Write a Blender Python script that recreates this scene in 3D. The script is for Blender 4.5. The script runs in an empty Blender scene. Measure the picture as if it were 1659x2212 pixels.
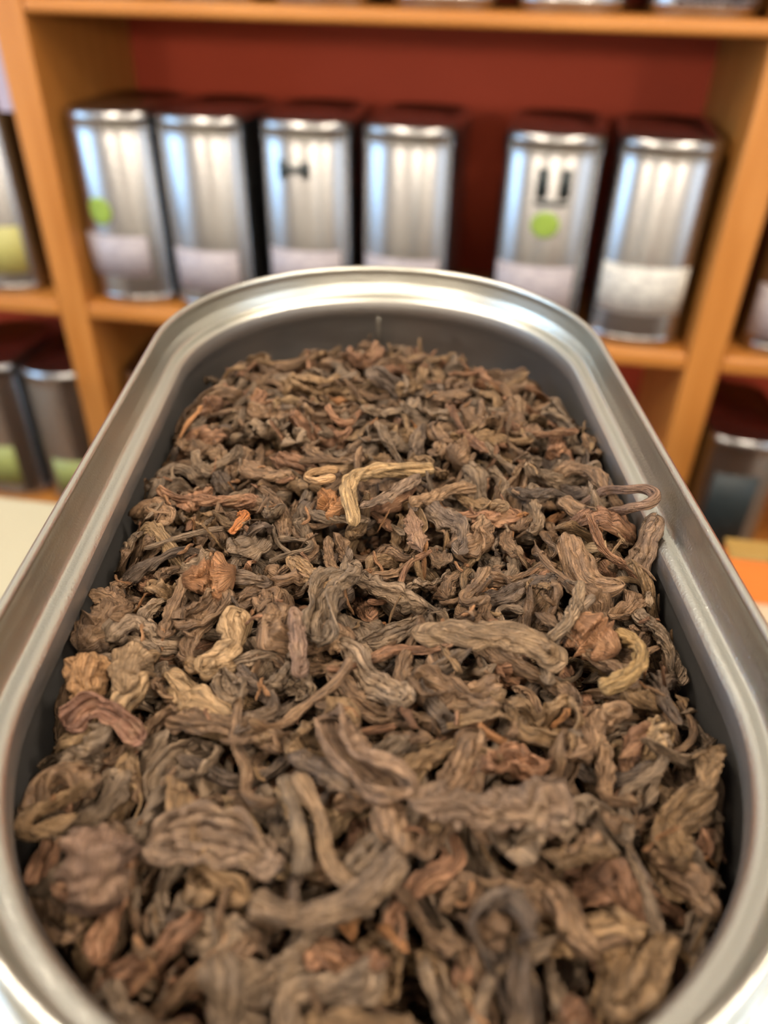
import bpy, math
import numpy as np
from mathutils import Matrix, Vector

# ------------------------------------------------------------------ camera, world, lights, exposure
scene = bpy.context.scene
COL = scene.collection
YAW = 0.15606                      # camera heading against the shelf
PITCH, ROLL, FPX = 0.62374, 0.02252, 1674.1
CAM_Z = 1.30                       # counter 0.90, tin lip 1.20

def camera_axes():
    F = np.array([0, math.cos(PITCH), -math.sin(PITCH)])
    U = np.array([0, math.sin(PITCH), math.cos(PITCH)])
    R = np.array([1.0, 0, 0])
    R2 = math.cos(ROLL) * R + math.sin(ROLL) * U
    U2 = -math.sin(ROLL) * R + math.cos(ROLL) * U
    c, s = math.cos(YAW), math.sin(YAW)
    M = np.array([[c, -s, 0], [s, c, 0], [0, 0, 1]])
    return M @ R2, M @ U2, M @ F
CR, CU, CF = camera_axes()
cam_data = bpy.data.cameras.new('camera')
cam = bpy.data.objects.new('camera', cam_data)
COL.objects.link(cam)
cam.matrix_world = Matrix(((CR[0], CU[0], -CF[0], 0), (CR[1], CU[1], -CF[1], 0),
                           (CR[2], CU[2], -CF[2], CAM_Z), (0, 0, 0, 1)))
cam_data.sensor_fit = 'VERTICAL'
cam_data.sensor_height = 36.0
cam_data.lens = 36.0 * FPX / 2212.0
cam_data.clip_start = 0.01
cam_data.dof.use_dof = True
cam_data.dof.focus_distance = 0.162
cam_data.dof.aperture_fstop = 10.0
scene.camera = cam

world = bpy.data.worlds.new('sky')
scene.world = world
world.use_nodes = True
world.node_tree.nodes['Background'].inputs[0].default_value = (0.62, 0.78, 1.0, 1)
world.node_tree.nodes['Background'].inputs[1].default_value = 0.8

def area_light(name, loc, rot, sx, sy, power, colour):
    d = bpy.data.lights.new(name, 'AREA')
    d.shape = 'RECTANGLE'; d.size = sx; d.size_y = sy; d.energy = power; d.color = colour
    o = bpy.data.objects.new(name, d); COL.objects.link(o)
    o.location = loc; o.rotation_euler = rot
    return o
# daylight entering by the two windows of the room (left wall, right wall)
area_light('daylight_left', (-2.46, -0.15, 1.65), (0, math.radians(-90), 0), 1.4, 1.5, 25, (0.34, 0.63, 1.0))
area_light('daylight_right', (2.26, -0.55, 1.65), (0, math.radians(90), 0), 1.4, 1.5, 7, (0.80, 0.90, 1.0))
LAMP_EMIT = 58.0
FILL_GLOBE_EMIT = 34.0  # glow of the added fill globes out of view

vs = scene.view_settings
vs.view_transform = 'Standard'; vs.look = 'None'; vs.gamma = 1.0; vs.use_curve_mapping = False
vs.exposure = 0.85
cy = scene.cycles
cy.max_bounces = 3; cy.diffuse_bounces = 2; cy.glossy_bounces = 3; cy.adaptive_threshold = 0.09; cy.transmission_bounces = 2; cy.transparent_max_bounces = 4
cy.caustics_reflective = False; cy.caustics_refractive = False

# ------------------------------------------------------------------ helpers
def tag(o, label=None, cat=None, group=None, kind=None):
    if label: o['label'] = label
    if cat: o['category'] = cat
    if group: o['group'] = group
    if kind: o['kind'] = kind
    return o

def empty(name, loc=(0, 0, 0), rz=0.0):
    o = bpy.data.objects.new(name, None); COL.objects.link(o)
    o.empty_display_size = 0.02
    o.location = loc; o.rotation_euler = (0, 0, rz)
    return o

def mesh_obj(name, verts, faces, mat, parent=None, smooth=True, loc=(0, 0, 0)):
    me = bpy.data.meshes.new(name)
    me.from_pydata([tuple(map(float, v)) for v in verts], [], [tuple(map(int, f)) for f in faces])
    if smooth:
        me.polygons.foreach_set('use_smooth', [True] * len(me.polygons))
    me.materials.append(mat)
    me.update()
    o = bpy.data.objects.new(name, me); COL.objects.link(o)
    o.location = loc
    if parent: o.parent = parent
    return o

def box_data(x0, x1, y0, y1, z0, z1, bev=0.0):
    """box, optionally with chamfered edges along every side (convex hull of 24 points)"""
    if bev <= 0:
        v = [(x, y, z) for x in (x0, x1) for y in (y0, y1) for z in (z0, z1)]
        f = [(0, 1, 3, 2), (4, 6, 7, 5), (0, 4, 5, 1), (2, 3, 7, 6), (0, 2, 6, 4), (1, 5, 7, 3)]
        return v, f
    import bmesh
    bm = bmesh.new()
    vv = [bm.verts.new((x, y, z)) for x in (x0, x1) for y in (y0, y1) for z in (z0, z1)]
    for q in [(0, 1, 3, 2), (4, 6, 7, 5), (0, 4, 5, 1), (2, 3, 7, 6), (0, 2, 6, 4), (1, 5, 7, 3)]:
        bm.faces.new([vv[i] for i in q])
    bmesh.ops.bevel(bm, geom=list(bm.edges), offset=bev, segments=3, profile=0.5, affect='EDGES')
    bm.verts.ensure_lookup_table(); bm.verts.index_update()
    v = [tuple(p.co) for p in bm.verts]; f = [[p.index for p in q.verts] for q in bm.faces]
    bm.free()
    return v, f

def box(name, x0, x1, y0, y1, z0, z1, mat, parent=None, bev=0.0):
    v, f = box_data(x0, x1, y0, y1, z0, z1, bev)
    return mesh_obj(name, v, f, mat, parent, smooth=False)

def boxes(name, lst, mat, parent=None):
    V, F = [], []
    for b in lst:
        v, f = box_data(*b); n = len(V)
        V += v; F += [[i + n for i in q] for q in f]
    return mesh_obj(name, V, F, mat, parent, smooth=False)

# ------------------------------------------------------------------ materials
def new_mat(name):
    m = bpy.data.materials.new(name); m.use_nodes = True
    nt = m.node_tree
    return m, nt, nt.nodes['Principled BSDF']

def plain(name, col, rough=0.6, metal=0.0, var=0.06, scale=30.0, bump=0.0, spec=0.5):
    m, nt, b = new_mat(name)
    tc = nt.nodes.new('ShaderNodeTexCoord'); no = nt.nodes.new('ShaderNodeTexNoise')
    no.inputs['Scale'].default_value = scale; no.inputs['Detail'].default_value = 4
    nt.links.new(tc.outputs['Object'], no.inputs['Vector'])
    mx = nt.nodes.new('ShaderNodeMixRGB')
    mx.inputs['Color1'].default_value = tuple(c * (1 - var) for c in col) + (1,)
    mx.inputs['Color2'].default_value = tuple(min(1, c * (1 + var)) for c in col) + (1,)
    nt.links.new(no.outputs['Fac'], mx.inputs['Fac'])
    nt.links.new(mx.outputs['Color'], b.inputs['Base Color'])
    b.inputs['Roughness'].default_value = rough; b.inputs['Metallic'].default_value = metal
    b.inputs['Specular IOR Level'].default_value = spec
    if bump > 0:
        bp = nt.nodes.new('ShaderNodeBump'); bp.inputs['Strength'].default_value = bump
        bp.inputs['Distance'].default_value = 0.001
        nt.links.new(no.outputs['Fac'], bp.inputs['Height']); nt.links.new(bp.outputs['Normal'], b.inputs['Normal'])
    return m

def wood_mat(name, dark, light, axis):
    m, nt, b = new_mat(name)
    tc = nt.nodes.new('ShaderNodeTexCoord'); mp = nt.nodes.new('ShaderNodeMapping')
    sc = [22.0, 22.0, 22.0]; sc[axis] = 1.6
    mp.inputs['Scale'].default_value = sc
    no = nt.nodes.new('ShaderNodeTexNoise'); no.inputs['Scale'].default_value = 2.2
    no.inputs['Detail'].default_value = 6; no.inputs['Distortion'].default_value = 0.6
    cr = nt.nodes.new('ShaderNodeValToRGB')
    cr.color_ramp.elements[0].position = 0.3; cr.color_ramp.elements[0].color = dark + (1,)
    cr.color_ramp.elements[1].position = 0.7; cr.color_ramp.elements[1].color = light + (1,)
    nt.links.new(tc.outputs['Object'], mp.inputs['Vector']); nt.links.new(mp.outputs['Vector'], no.inputs['Vector'])
    nt.links.new(no.outputs['Fac'], cr.inputs['Fac']); nt.links.new(cr.outputs['Color'], b.inputs['Base Color'])
    b.inputs['Roughness'].default_value = 0.42
    return m

def metal_mat(name, col, rough, fine, bump):
    m, nt, b = new_mat(name)
    tc = nt.nodes.new('ShaderNodeTexCoord'); no = nt.nodes.new('ShaderNodeTexNoise')
    no.inputs['Scale'].default_value = fine; no.inputs['Detail'].default_value = 3
    nt.links.new(tc.outputs['Object'], no.inputs['Vector'])
    mr = nt.nodes.new('ShaderNodeMapRange')
    mr.inputs['To Min'].default_value = rough * 0.8; mr.inputs['To Max'].default_value = rough * 1.25
    nt.links.new(no.outputs['Fac'], mr.inputs['Value']); nt.links.new(mr.outputs['Result'], b.inputs['Roughness'])
    b.inputs['Base Color'].default_value = col + (1,); b.inputs['Metallic'].default_value = 1.0
    bp = nt.nodes.new('ShaderNodeBump'); bp.inputs['Strength'].default_value = bump
    bp.inputs['Distance'].default_value = 0.0002
    nt.links.new(no.outputs['Fac'], bp.inputs['Height']); nt.links.new(bp.outputs['Normal'], b.inputs['Normal'])
    return m

def label_mat(name, paper, ink, scale_x=60.0, scale_z=70.0, amount=0.5):
    """paper with rows of small unreadable print: words broken up along each line"""
    m, nt, b = new_mat(name)
    tc = nt.nodes.new('ShaderNodeTexCoord'); sp = nt.nodes.new('ShaderNodeSeparateXYZ')
    nt.links.new(tc.outputs['Object'], sp.inputs['Vector'])
    wv = nt.nodes.new('ShaderNodeMath'); wv.operation = 'MULTIPLY'; wv.inputs[1].default_value = scale_z
    nt.links.new(sp.outputs['Z'], wv.inputs[0])
    fr = nt.nodes.new('ShaderNodeMath'); fr.operation = 'FRACT'; nt.links.new(wv.outputs[0], fr.inputs[0])
    li = nt.nodes.new('ShaderNodeMath'); li.operation = 'LESS_THAN'; li.inputs[1].default_value = 0.45
    nt.links.new(fr.outputs[0], li.inputs[0])
    mp = nt.nodes.new('ShaderNodeMapping'); mp.inputs['Scale'].default_value = (scale_x, 0.0, scale_z * 0.9)
    nt.links.new(tc.outputs['Object'], mp.inputs['Vector'])
    no = nt.nodes.new('ShaderNodeTexNoise'); no.inputs['Scale'].default_value = 1.3; no.inputs['Detail'].default_value = 3
    nt.links.new(mp.outputs['Vector'], no.inputs['Vector'])
    gt = nt.nodes.new('ShaderNodeMath'); gt.operation = 'GREATER_THAN'; gt.inputs[1].default_value = 0.5
    nt.links.new(no.outputs['Fac'], gt.inputs[0])
    mu = nt.nodes.new('ShaderNodeMath'); mu.operation = 'MULTIPLY'
    nt.links.new(li.outputs[0], mu.inputs[0]); nt.links.new(gt.outputs[0], mu.inputs[1])
    am = nt.nodes.new('ShaderNodeMath'); am.operation = 'MULTIPLY'; am.inputs[1].default_value = amount
    nt.links.new(mu.outputs[0], am.inputs[0])
    mx = nt.nodes.new('ShaderNodeMixRGB'); mx.inputs['Color1'].default_value = paper + (1,); mx.inputs['Color2'].default_value = ink + (1,)
    nt.links.new(am.outputs[0], mx.inputs['Fac']); nt.links.new(mx.outputs['Color'], b.inputs['Base Color'])
    b.inputs['Roughness'].default_value = 0.45
    return m

def leaf_mat():
    m, nt, b = new_mat('tea_leaf')
    at = nt.nodes.new('ShaderNodeAttribute'); at.attribute_name = 'tint'
    uv = nt.nodes.new('ShaderNodeUVMap'); uv.uv_map = 'strand'
    mp = nt.nodes.new('ShaderNodeMapping'); mp.inputs['Scale'].default_value = (0.32, 2.6, 1.0)
    nt.links.new(uv.outputs['UV'], mp.inputs['Vector'])
    n1 = nt.nodes.new('ShaderNodeTexNoise'); n1.inputs['Scale'].default_value = 1.0; n1.inputs['Detail'].default_value = 3
    n1.inputs['Distortion'].default_value = 0.8
    nt.links.new(mp.outputs['Vector'], n1.inputs['Vector'])
    tc = nt.nodes.new('ShaderNodeTexCoord')
    n2 = nt.nodes.new('ShaderNodeTexNoise'); n2.inputs['Scale'].default_value = 230.0; n2.inputs['Detail'].default_value = 3
    nt.links.new(tc.outputs['Object'], n2.inputs['Vector'])
    n3 = nt.nodes.new('ShaderNodeTexNoise'); n3.inputs['Scale'].default_value = 2600.0; n3.inputs['Detail'].default_value = 1
    nt.links.new(tc.outputs['Object'], n3.inputs['Vector'])
    r1 = nt.nodes.new('ShaderNodeMapRange'); r1.inputs['From Min'].default_value = 0.3; r1.inputs['From Max'].default_value = 0.7
    r1.inputs['To Min'].default_value = 0.5; r1.inputs['To Max'].default_value = 1.55
    nt.links.new(n1.outputs['Fac'], r1.inputs['Value'])
    r2 = nt.nodes.new('ShaderNodeMapRange'); r2.inputs['From Min'].default_value = 0.3; r2.inputs['From Max'].default_value = 0.72
    r2.inputs['To Min'].default_value = 0.7; r2.inputs['To Max'].default_value = 1.4
    nt.links.new(n2.outputs['Fac'], r2.inputs['Value'])
    mu = nt.nodes.new('ShaderNodeMath'); mu.operation = 'MULTIPLY'
    nt.links.new(r1.outputs['Result'], mu.inputs[0]); nt.links.new(r2.outputs['Result'], mu.inputs[1])
    vm = nt.nodes.new('ShaderNodeVectorMath'); vm.operation = 'SCALE'
    nt.links.new(at.outputs['Color'], vm.inputs[0]); nt.links.new(mu.outputs[0], vm.inputs['Scale'])
    dm = nt.nodes.new('ShaderNodeMapRange'); dm.inputs['From Min'].default_value = 0.52; dm.inputs['From Max'].default_value = 0.75
    dm.inputs['To Min'].default_value = 0.0; dm.inputs['To Max'].default_value = 0.45
    nt.links.new(n2.outputs['Fac'], dm.inputs['Value'])
    du = nt.nodes.new('ShaderNodeMixRGB'); du.inputs['Color2'].default_value = (0.26, 0.165, 0.085, 1)
    nt.links.new(dm.outputs['Result'], du.inputs['Fac']); nt.links.new(vm.outputs['Vector'], du.inputs['Color1'])
    nt.links.new(du.outputs['Color'], b.inputs['Base Color'])
    b.inputs['Roughness'].default_value = 0.55
    b.inputs['Specular IOR Level'].default_value = 0.35
    b1 = nt.nodes.new('ShaderNodeBump'); b1.inputs['Strength'].default_value = 1.0; b1.inputs['Distance'].default_value = 0.0009
    b2 = nt.nodes.new('ShaderNodeBump'); b2.inputs['Strength'].default_value = 0.8; b2.inputs['Distance'].default_value = 0.00022
    nt.links.new(n1.outputs['Fac'], b1.inputs['Height'])
    nt.links.new(n3.outputs['Fac'], b2.inputs['Height'])
    nt.links.new(b1.outputs['Normal'], b2.inputs['Normal']); nt.links.new(b2.outputs['Normal'], b.inputs['Normal'])
    return m

M_WOODX = wood_mat('shelf_wood_along', (0.47, 0.165, 0.026), (0.60, 0.238, 0.052), 0)
M_WOODZ = wood_mat('shelf_wood_upright', (0.47, 0.165, 0.026), (0.60, 0.238, 0.052), 2)
M_RED = plain('red_back_panel', (0.52, 0.078, 0.036), 0.7, var=0.08, scale=8, spec=0.15)
M_TIN = metal_mat('brushed_tin', (0.45, 0.435, 0.425), 0.25, 900.0, 0.25)
M_HERO = metal_mat('satin_tin', (0.68, 0.66, 0.58), 0.30, 1900.0, 0.5)
M_INNER = metal_mat('dull_inner_tin', (0.46, 0.43, 0.40), 0.5, 1900.0, 0.3)
M_COUNTER = plain('cream_counter', (0.47, 0.42, 0.29), 0.5, var=0.03, scale=6)
M_COUNTER_SIDE = plain('counter_side', (0.55, 0.48, 0.36), 0.6)
M_WALL = plain('wall_paint', (0.42, 0.39, 0.35), 0.8, var=0.03, scale=4)
M_WALLB = plain('pale_wall_paint', (0.74, 0.71, 0.64), 0.8, var=0.03, scale=4)
M_CEIL = plain('ceiling_paint', (0.86, 0.83, 0.77), 0.85, var=0.02, scale=4)
M_FLOOR = wood_mat('floor_boards', (0.20, 0.11, 0.055), (0.30, 0.17, 0.09), 0)
M_FRAME = plain('window_frame_paint', (0.75, 0.74, 0.72), 0.5)
M_PINK = label_mat('pink_white_label', (0.44, 0.38, 0.39), (0.22, 0.19, 0.22))
M_WHITE = label_mat('cream_label', (0.66, 0.62, 0.55), (0.22, 0.20, 0.20), amount=0.6)
M_YELLOW = label_mat('yellow_label', (0.50, 0.45, 0.14), (0.40, 0.36, 0.10), amount=0.3)
M_YGREEN = label_mat('yellow_green_label', (0.36, 0.38, 0.11), (0.33, 0.36, 0.11), amount=0.3)
M_GREEN = plain('green_sticker', (0.30, 0.42, 0.06), 0.5, var=0.25, scale=60)
M_INK = plain('dark_print', (0.022, 0.030, 0.030), 0.5)
M_BLACK = label_mat('black_label', (0.03, 0.028, 0.035), (0.55, 0.52, 0.56), 220.0, 160.0, 0.8)
M_CARD = plain('lilac_card', (0.44, 0.37, 0.46), 0.6)
M_ORANGE = plain('orange_card', (0.80, 0.20, 0.03), 0.5, var=0.05)
M_BROWNTOP = plain('ochre_card', (0.34, 0.20, 0.05), 0.5, var=0.1)
M_LAMP = plain('lamp_housing', (0.8, 0.8, 0.78), 0.4)
M_LEAF = leaf_mat()
m_em, nt_em, b_em = new_mat('lamp_glow')
b_em.inputs['Emission Color'].default_value = (1.0, 0.88, 0.72, 1); b_em.inputs['Emission Strength'].default_value = LAMP_EMIT
m_fill_globe, nt_g2, b_g2 = new_mat('fill_globe_glow')
b_g2.inputs['Emission Color'].default_value = (1.0, 0.90, 0.76, 1); b_g2.inputs['Emission Strength'].default_value = FILL_GLOBE_EMIT
m_gl, nt_gl, b_gl = new_mat('window_glass')
_tr = nt_gl.nodes.new('ShaderNodeBsdfTransparent'); _mx = nt_gl.nodes.new('ShaderNodeMixShader')
_mx.inputs[0].default_value = 0.06
b_gl.inputs['Roughness'].default_value = 0.02
nt_gl.links.new(_tr.outputs[0], _mx.inputs[1]); nt_gl.links.new(b_gl.outputs[0], _mx.inputs[2])
nt_gl.links.new(_mx.outputs[0], nt_gl.nodes['Material Output'].inputs['Surface'])

# ------------------------------------------------------------------ the room
XL, XR, YB, YF, ZC = -2.4, 2.2, 1.53, -2.6, 2.75
def struct(o):
    o['kind'] = 'structure'; return o
struct(box('floor', XL - .1, XR + .1, YF - .1, YB + .1, -0.1, 0, M_FLOOR))
struct(box('ceiling', XL - .1, XR + .1, YF - .1, YB + .1, ZC, ZC + .1, M_CEIL))
struct(box('wall_back', XL - .1, XR + .1, YB, YB + .1, 0, ZC, M_WALLB))
struct(box('wall_front', XL - .1, XR + .1, YF - .1, YF, 0, ZC, M_WALL))
def holed_wall(name, x0, x1, ya, yb, za, zb):
    return struct(boxes(name, [(x0, x1, YF, ya, 0, ZC), (x0, x1, yb, YB, 0, ZC),
                               (x0, x1, ya, yb, 0, za), (x0, x1, ya, yb, zb, ZC)], M_WALL))
holed_wall('wall_left', XL - .1, XL, -0.9, 0.6, 0.95, 2.35)
holed_wall('wall_right', XR, XR + .1, -1.3, 0.2, 0.95, 2.35)
def window(name, x, ya, yb, za, zb):
    w = struct(boxes(name, [(x - .02, x + .02, ya, ya + .05, za, zb), (x - .02, x + .02, yb - .05, yb, za, zb),
                            (x - .02, x + .02, ya + .05, yb - .05, za, za + .05), (x - .02, x + .02, ya + .05, yb - .05, zb - .05, zb),
                            (x - .015, x + .015, (ya + yb) / 2 - .02, (ya + yb) / 2 + .02, za + .05, zb - .05)], M_FRAME))
    box('pane', x - .003, x + .003, ya + .05, (ya + yb) / 2 - .02, za + .05, zb - .05, m_gl, w)
    box('pane', x - .003, x + .003, (ya + yb) / 2 + .02, yb - .05, za + .05, zb - .05, m_gl, w)
    return w
window('window_1', XL - .03, -0.9, 0.6, 0.95, 2.35)
window('window_2', XR + .03, -1.3, 0.2, 0.95, 2.35)

def ceiling_lamp(x, y, label):
    t = empty('ceiling_lamp', (x, y, ZC - 0.035))
    tag(t, label, 'lamp', 'round lamps under the ceiling')
    def disc(r0, z0, r1, z1, n=24):
        V = [(r0 * math.cos(2 * math.pi * i / n), r0 * math.sin(2 * math.pi * i / n), z0) for i in range(n)] + \
            [(r1 * math.cos(2 * math.pi * i / n), r1 * math.sin(2 * math.pi * i / n), z1) for i in range(n)]
        return V, [(i, (i + 1) % n, n + (i + 1) % n, n + i) for i in range(n)], n
    V, F, n = disc(0.165, 0, 0.175, 0.035); F.append(list(range(n, 2 * n)))
    V2, F2, n2 = disc(0.14, 0.004, 0.165, 0); m = len(V)
    V += V2; F += [[i + m for i in q] for q in F2]
    mesh_obj('housing', V, F, M_LAMP, t, smooth=False)
    V, F, n = disc(0.14, 0.003, 0.14, 0.006); F.append(list(range(n))[::-1])
    mesh_obj('diffuser', V, F, m_em, t, smooth=False)
for lx, ly, lb in [(-0.85, 0.25, 'round ceiling lamp over the aisle near the bright window'),
                   (0.85, 0.25, 'round ceiling lamp over the far end of the counter'),
                   (-0.85, -0.9, 'round ceiling lamp behind the counter near the bright window'),
                   (0.85, -0.9, 'round ceiling lamp behind the counter on the far side')]:
    ceiling_lamp(lx, ly, lb)
def fill_globe(x, y, z, label):  # unseen fill light, added to brighten the red shelf back from the front
    t = empty('fill_globe', (x, y, z))
    tag(t, label, 'lamp', 'added fill globes behind the counter')
    def lathe(name, prof, mat, n=24):
        V = [(r * math.cos(2 * math.pi * i / n), r * math.sin(2 * math.pi * i / n), h) for r, h in prof for i in range(n)]
        F = [(j * n + i, j * n + (i + 1) % n, (j + 1) * n + (i + 1) % n, (j + 1) * n + i) for j in range(len(prof) - 1) for i in range(n)]
        return mesh_obj(name, V, F, mat, t)
    lathe('globe', [(0.13 * math.sin(math.pi * k / 12) + 1e-4, -0.13 * math.cos(math.pi * k / 12)) for k in range(13)], m_fill_globe)
    lathe('cap', [(0.05, 0.118), (0.052, 0.15), (0.02, 0.17), (0.004, 0.175)], M_LAMP)  # cap, cord and rose only dress the added fill globe
    lathe('cord', [(0.004, 0.175), (0.004, ZC - z - 0.02)], M_LAMP)
    lathe('ceiling_rose', [(0.004, ZC - z - 0.03), (0.05, ZC - z - 0.02), (0.055, ZC - z)], M_LAMP)
for px_, lb in [(-1.3, 'added fill globe on the window side behind the counter'), (0.1, 'added fill globe midway behind the counter'),
                (1.4, 'added fill globe on the far side behind the counter')]:
    fill_globe(px_, -1.9, 1.72, lb)

# ------------------------------------------------------------------ wooden shelf
SH_Y0, SH_Y1 = 1.15, 1.48
Z_TOP, Z_MID, Z_LOW = CAM_Z - 0.0560, CAM_Z - 0.4825, CAM_Z - 0.917     # upper faces of the boards
TH = 0.026
shelf = empty('display_shelf', (0, SH_Y0, 0))
tag(shelf, 'honey-coloured wooden wall shelf with red back holding rows of silver tins', 'shelf')
def sbox(name, x0, x1, y0, y1, z0, z1, mat, bev=0.0):
    return box(name, x0, x1, y0 - SH_Y0, y1 - SH_Y0, z0, z1, mat, shelf, bev)
UPR = [(-1.62, -1.57), (-0.743, -0.693), (0.279, 0.330), (1.21, 1.26)]
for a, b in UPR:
    sbox('upright', a, b, SH_Y0, SH_Y1, 0.0, Z_TOP + 0.435, M_WOODZ, 0.0045)
for (a, b), (c, d) in zip(UPR[:-1], UPR[1:]):
    for zt in (0.06, Z_LOW, Z_MID, Z_TOP, Z_TOP + 0.435):
        sbox('shelf_board', b, c, SH_Y0 + 0.001, SH_Y1 - 0.012, zt - (0.018 if zt == Z_TOP else TH), zt, M_WOODX, 0.006)
    sbox('back_panel', b, c, SH_Y1 - 0.012, SH_Y1, 0.034, Z_TOP + 0.409, M_RED)

# ------------------------------------------------------------------ silver tins on the shelf
def sweep(prof, hw, straight, n=72, cap0=False, cap1=False, end=None):
    """rings round an oblong with half-width hw and rounded ends of depth end, pushed out by d along the normal"""
    e = hw if end is None else end
    V, F = [], []
    for d, z in prof:
        for i in range(n):
            t = 2 * math.pi * (i + 0.5) / n
            c, sn = math.cos(t), math.sin(t)
            nx, ny = c / hw, sn / e; ln = math.hypot(nx, ny)
            V.append((hw * c + d * nx / ln, (straight if sn > 0 else -straight) + e * sn + d * ny / ln, z))
    for j in range(len(prof) - 1):
        for i in range(n):
            k = (i + 1) % n
            F.append((j * n + i, j * n + k, (j + 1) * n + k, (j + 1) * n + i))
    if cap0: F.append(list(range(n))[::-1])
    if cap1: F.append([(len(prof) - 1) * n + i for i in range(n)])
    return V, F
T_HW, T_END, T_ST, T_H = 0.0680, 0.037, 0.078, 0.290
def patch(a0, a1, z0, z1, off=0.0007, na=24, nz=2, shape='rect'):
    """thin curved sheet on the rounded front of a tin, with thickness"""
    V, F = [], []
    def pt(a, z, o):
        nx, ny = math.sin(a) / T_HW, math.cos(a) / T_END; ln = math.hypot(nx, ny)
        return (T_HW * math.sin(a) + o * nx / ln, -T_ST - T_END * math.cos(a) - o * ny / ln, z)
    if shape == 'rect':
        for o in (off, -0.0004):
            for j in range(nz + 1):
                for i in range(na + 1):
                    V.append(pt(a0 + (a1 - a0) * i / na, z0 + (z1 - z0) * j / nz, o))
        m = (na + 1) * (nz + 1)
        for j in range(nz):
            for i in range(na):
                q = j * (na + 1) + i
                F.append((q, q + 1, q + na + 2, q + na + 1))
        rim = [i for i in range(na + 1)] + [j * (na + 1) + na for j in range(1, nz + 1)] + \
              [nz * (na + 1) + i for i in range(na - 1, -1, -1)] + [j * (na + 1) for j in range(nz - 1, 0, -1)]
        for p, q in zip(rim, rim[1:] + rim[:1]):
            F.append((q, p, p + m, q + m))
    else:
        ac, zc, ra, rz, n, rings = (a0 + a1) / 2, (z0 + z1) / 2, (a1 - a0) / 2, (z1 - z0) / 2, 36, 4
        V.append(pt(ac, zc, off))
        for r in range(1, rings + 1):
            for i in range(n):
                t = 2 * math.pi * i / n
                V.append(pt(ac + ra * r / rings * math.cos(t), zc + rz * r / rings * math.sin(t), off))
        for i in range(n):
            V.append(pt(ac + ra * math.cos(2 * math.pi * i / n), zc + rz * math.sin(2 * math.pi * i / n), -0.0004))
        for i in range(n):
            F.append((0, 1 + i, 1 + (i + 1) % n))
        for r in range(rings):
            for i in range(n):
                k = (i + 1) % n
                F.append((1 + r * n + i, 1 + (r + 1) * n + i, 1 + (r + 1) * n + k, 1 + r * n + k))
    return V, F
_body = sweep([(-0.012, 0.004), (-0.006, 0.0), (-0.004, 0.0), (-0.003, 0.001), (-0.003, 0.009), (-0.0015, 0.011), (0.0005, 0.012), (0.0008, 0.0135),
               (0.0, 0.015), (-0.0006, 0.018), (-0.0006, T_H - 0.030), (-0.002, T_H - 0.026), (-0.002, T_H - 0.010)],
              T_HW, T_ST, cap0=True, cap1=True, end=T_END)
_lid = sweep([(-0.0012, T_H - 0.0285), (0.0007, T_H - 0.0288), (0.0011, T_H - 0.0278), (0.0007, T_H - 0.0265), (0.0005, T_H - 0.024), (0.0005, T_H - 0.011),
              (0.0010, T_H - 0.0095), (0.0010, T_H - 0.0080), (0.0002, T_H - 0.0065), (-0.0006, T_H - 0.003), (-0.003, T_H - 0.0004), (-0.006, T_H), (-0.009, T_H - 0.001),
              (-0.011, T_H - 0.003)], T_HW, T_ST, cap1=True, end=T_END)
_proto = {}
def tea_tin(x, z, yf, rz, label, parts, group):
    """one silver tin; parts: list of (name, mesh data, material, part label)"""
    t = empty('tea_tin', (x, yf + T_END + T_ST, z), rz)
    tag(t, label, 'tin', group)
    for nm, data in (('body', _body), ('lid', _lid)):
        if nm not in _proto:
            o = mesh_obj(nm, data[0], data[1], M_TIN, t)
            _proto[nm] = o.data
        else:
            o = bpy.data.objects.new(nm, _proto[nm]); COL.objects.link(o); o.parent = t
    for nm, data, mat, lb in parts:
        o = mesh_obj(nm, data[0], data[1], mat, t)
        if lb: o['label'] = lb
    return t
R_ = math.radians
def lab(a0, a1, z0, z1, mat, lb='paper label with small print'):
    return ('label', patch(R_(a0), R_(a1), z0, z1), mat, lb)
GM = 'tins on the middle board'
YT = 1.163
tea_tin(-0.6205, Z_MID, YT, R_(1), 'silver tea tin with round green sticker, leftmost on the middle board',
        [lab(-72, 40, 0.048, 0.112, M_PINK), ('sticker', patch(R_(-40), R_(-4), 0.128, 0.170, shape='disc'), M_GREEN, 'round green sticker')], GM)
tea_tin(-0.4720, Z_MID, YT - 0.004, R_(-2), 'silver tea tin second from the left on the middle board, without sticker',
        [lab(-55, 48, 0.036, 0.100, M_PINK)], GM)
tea_tin(-0.3195, Z_MID, YT, R_(3), 'silver tea tin with one small dark emblem and no green sticker',
        [lab(-60, 50, 0.046, 0.110, M_PINK),
         ('emblem', patch(R_(-32), R_(-20), 0.213, 0.238), M_INK, 'left end of dark emblem'),
         ('emblem', patch(R_(-20), R_(-3), 0.2205, 0.2305), M_INK, 'bar of dark emblem'),
         ('emblem', patch(R_(-3), R_(9), 0.215, 0.237), M_INK, 'right end of dark emblem')], GM)
tea_tin(-0.1600, Z_MID, YT, R_(-3), 'plain silver tea tin beside the gap in the middle row',
        [lab(-62, 55, 0.046, 0.108, M_PINK)], GM)
tea_tin(0.0440, Z_MID, YT, R_(-2), 'silver tea tin with dark emblem above a green sticker',
        [lab(-68, 50, 0.040, 0.112, M_PINK),
         ('emblem', patch(R_(-16), R_(-2), 0.208, 0.247), M_INK, 'left block of dark emblem'),
         ('emblem', patch(R_(11), R_(25), 0.208, 0.247), M_INK, 'right block of dark emblem'),
         ('emblem', patch(R_(-16), R_(25), 0.198, 0.205), M_INK, 'thin line of dark emblem'),
         ('sticker', patch(R_(-17), R_(18), 0.154, 0.190, shape='disc'), M_GREEN, 'green sticker')], GM)
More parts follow.
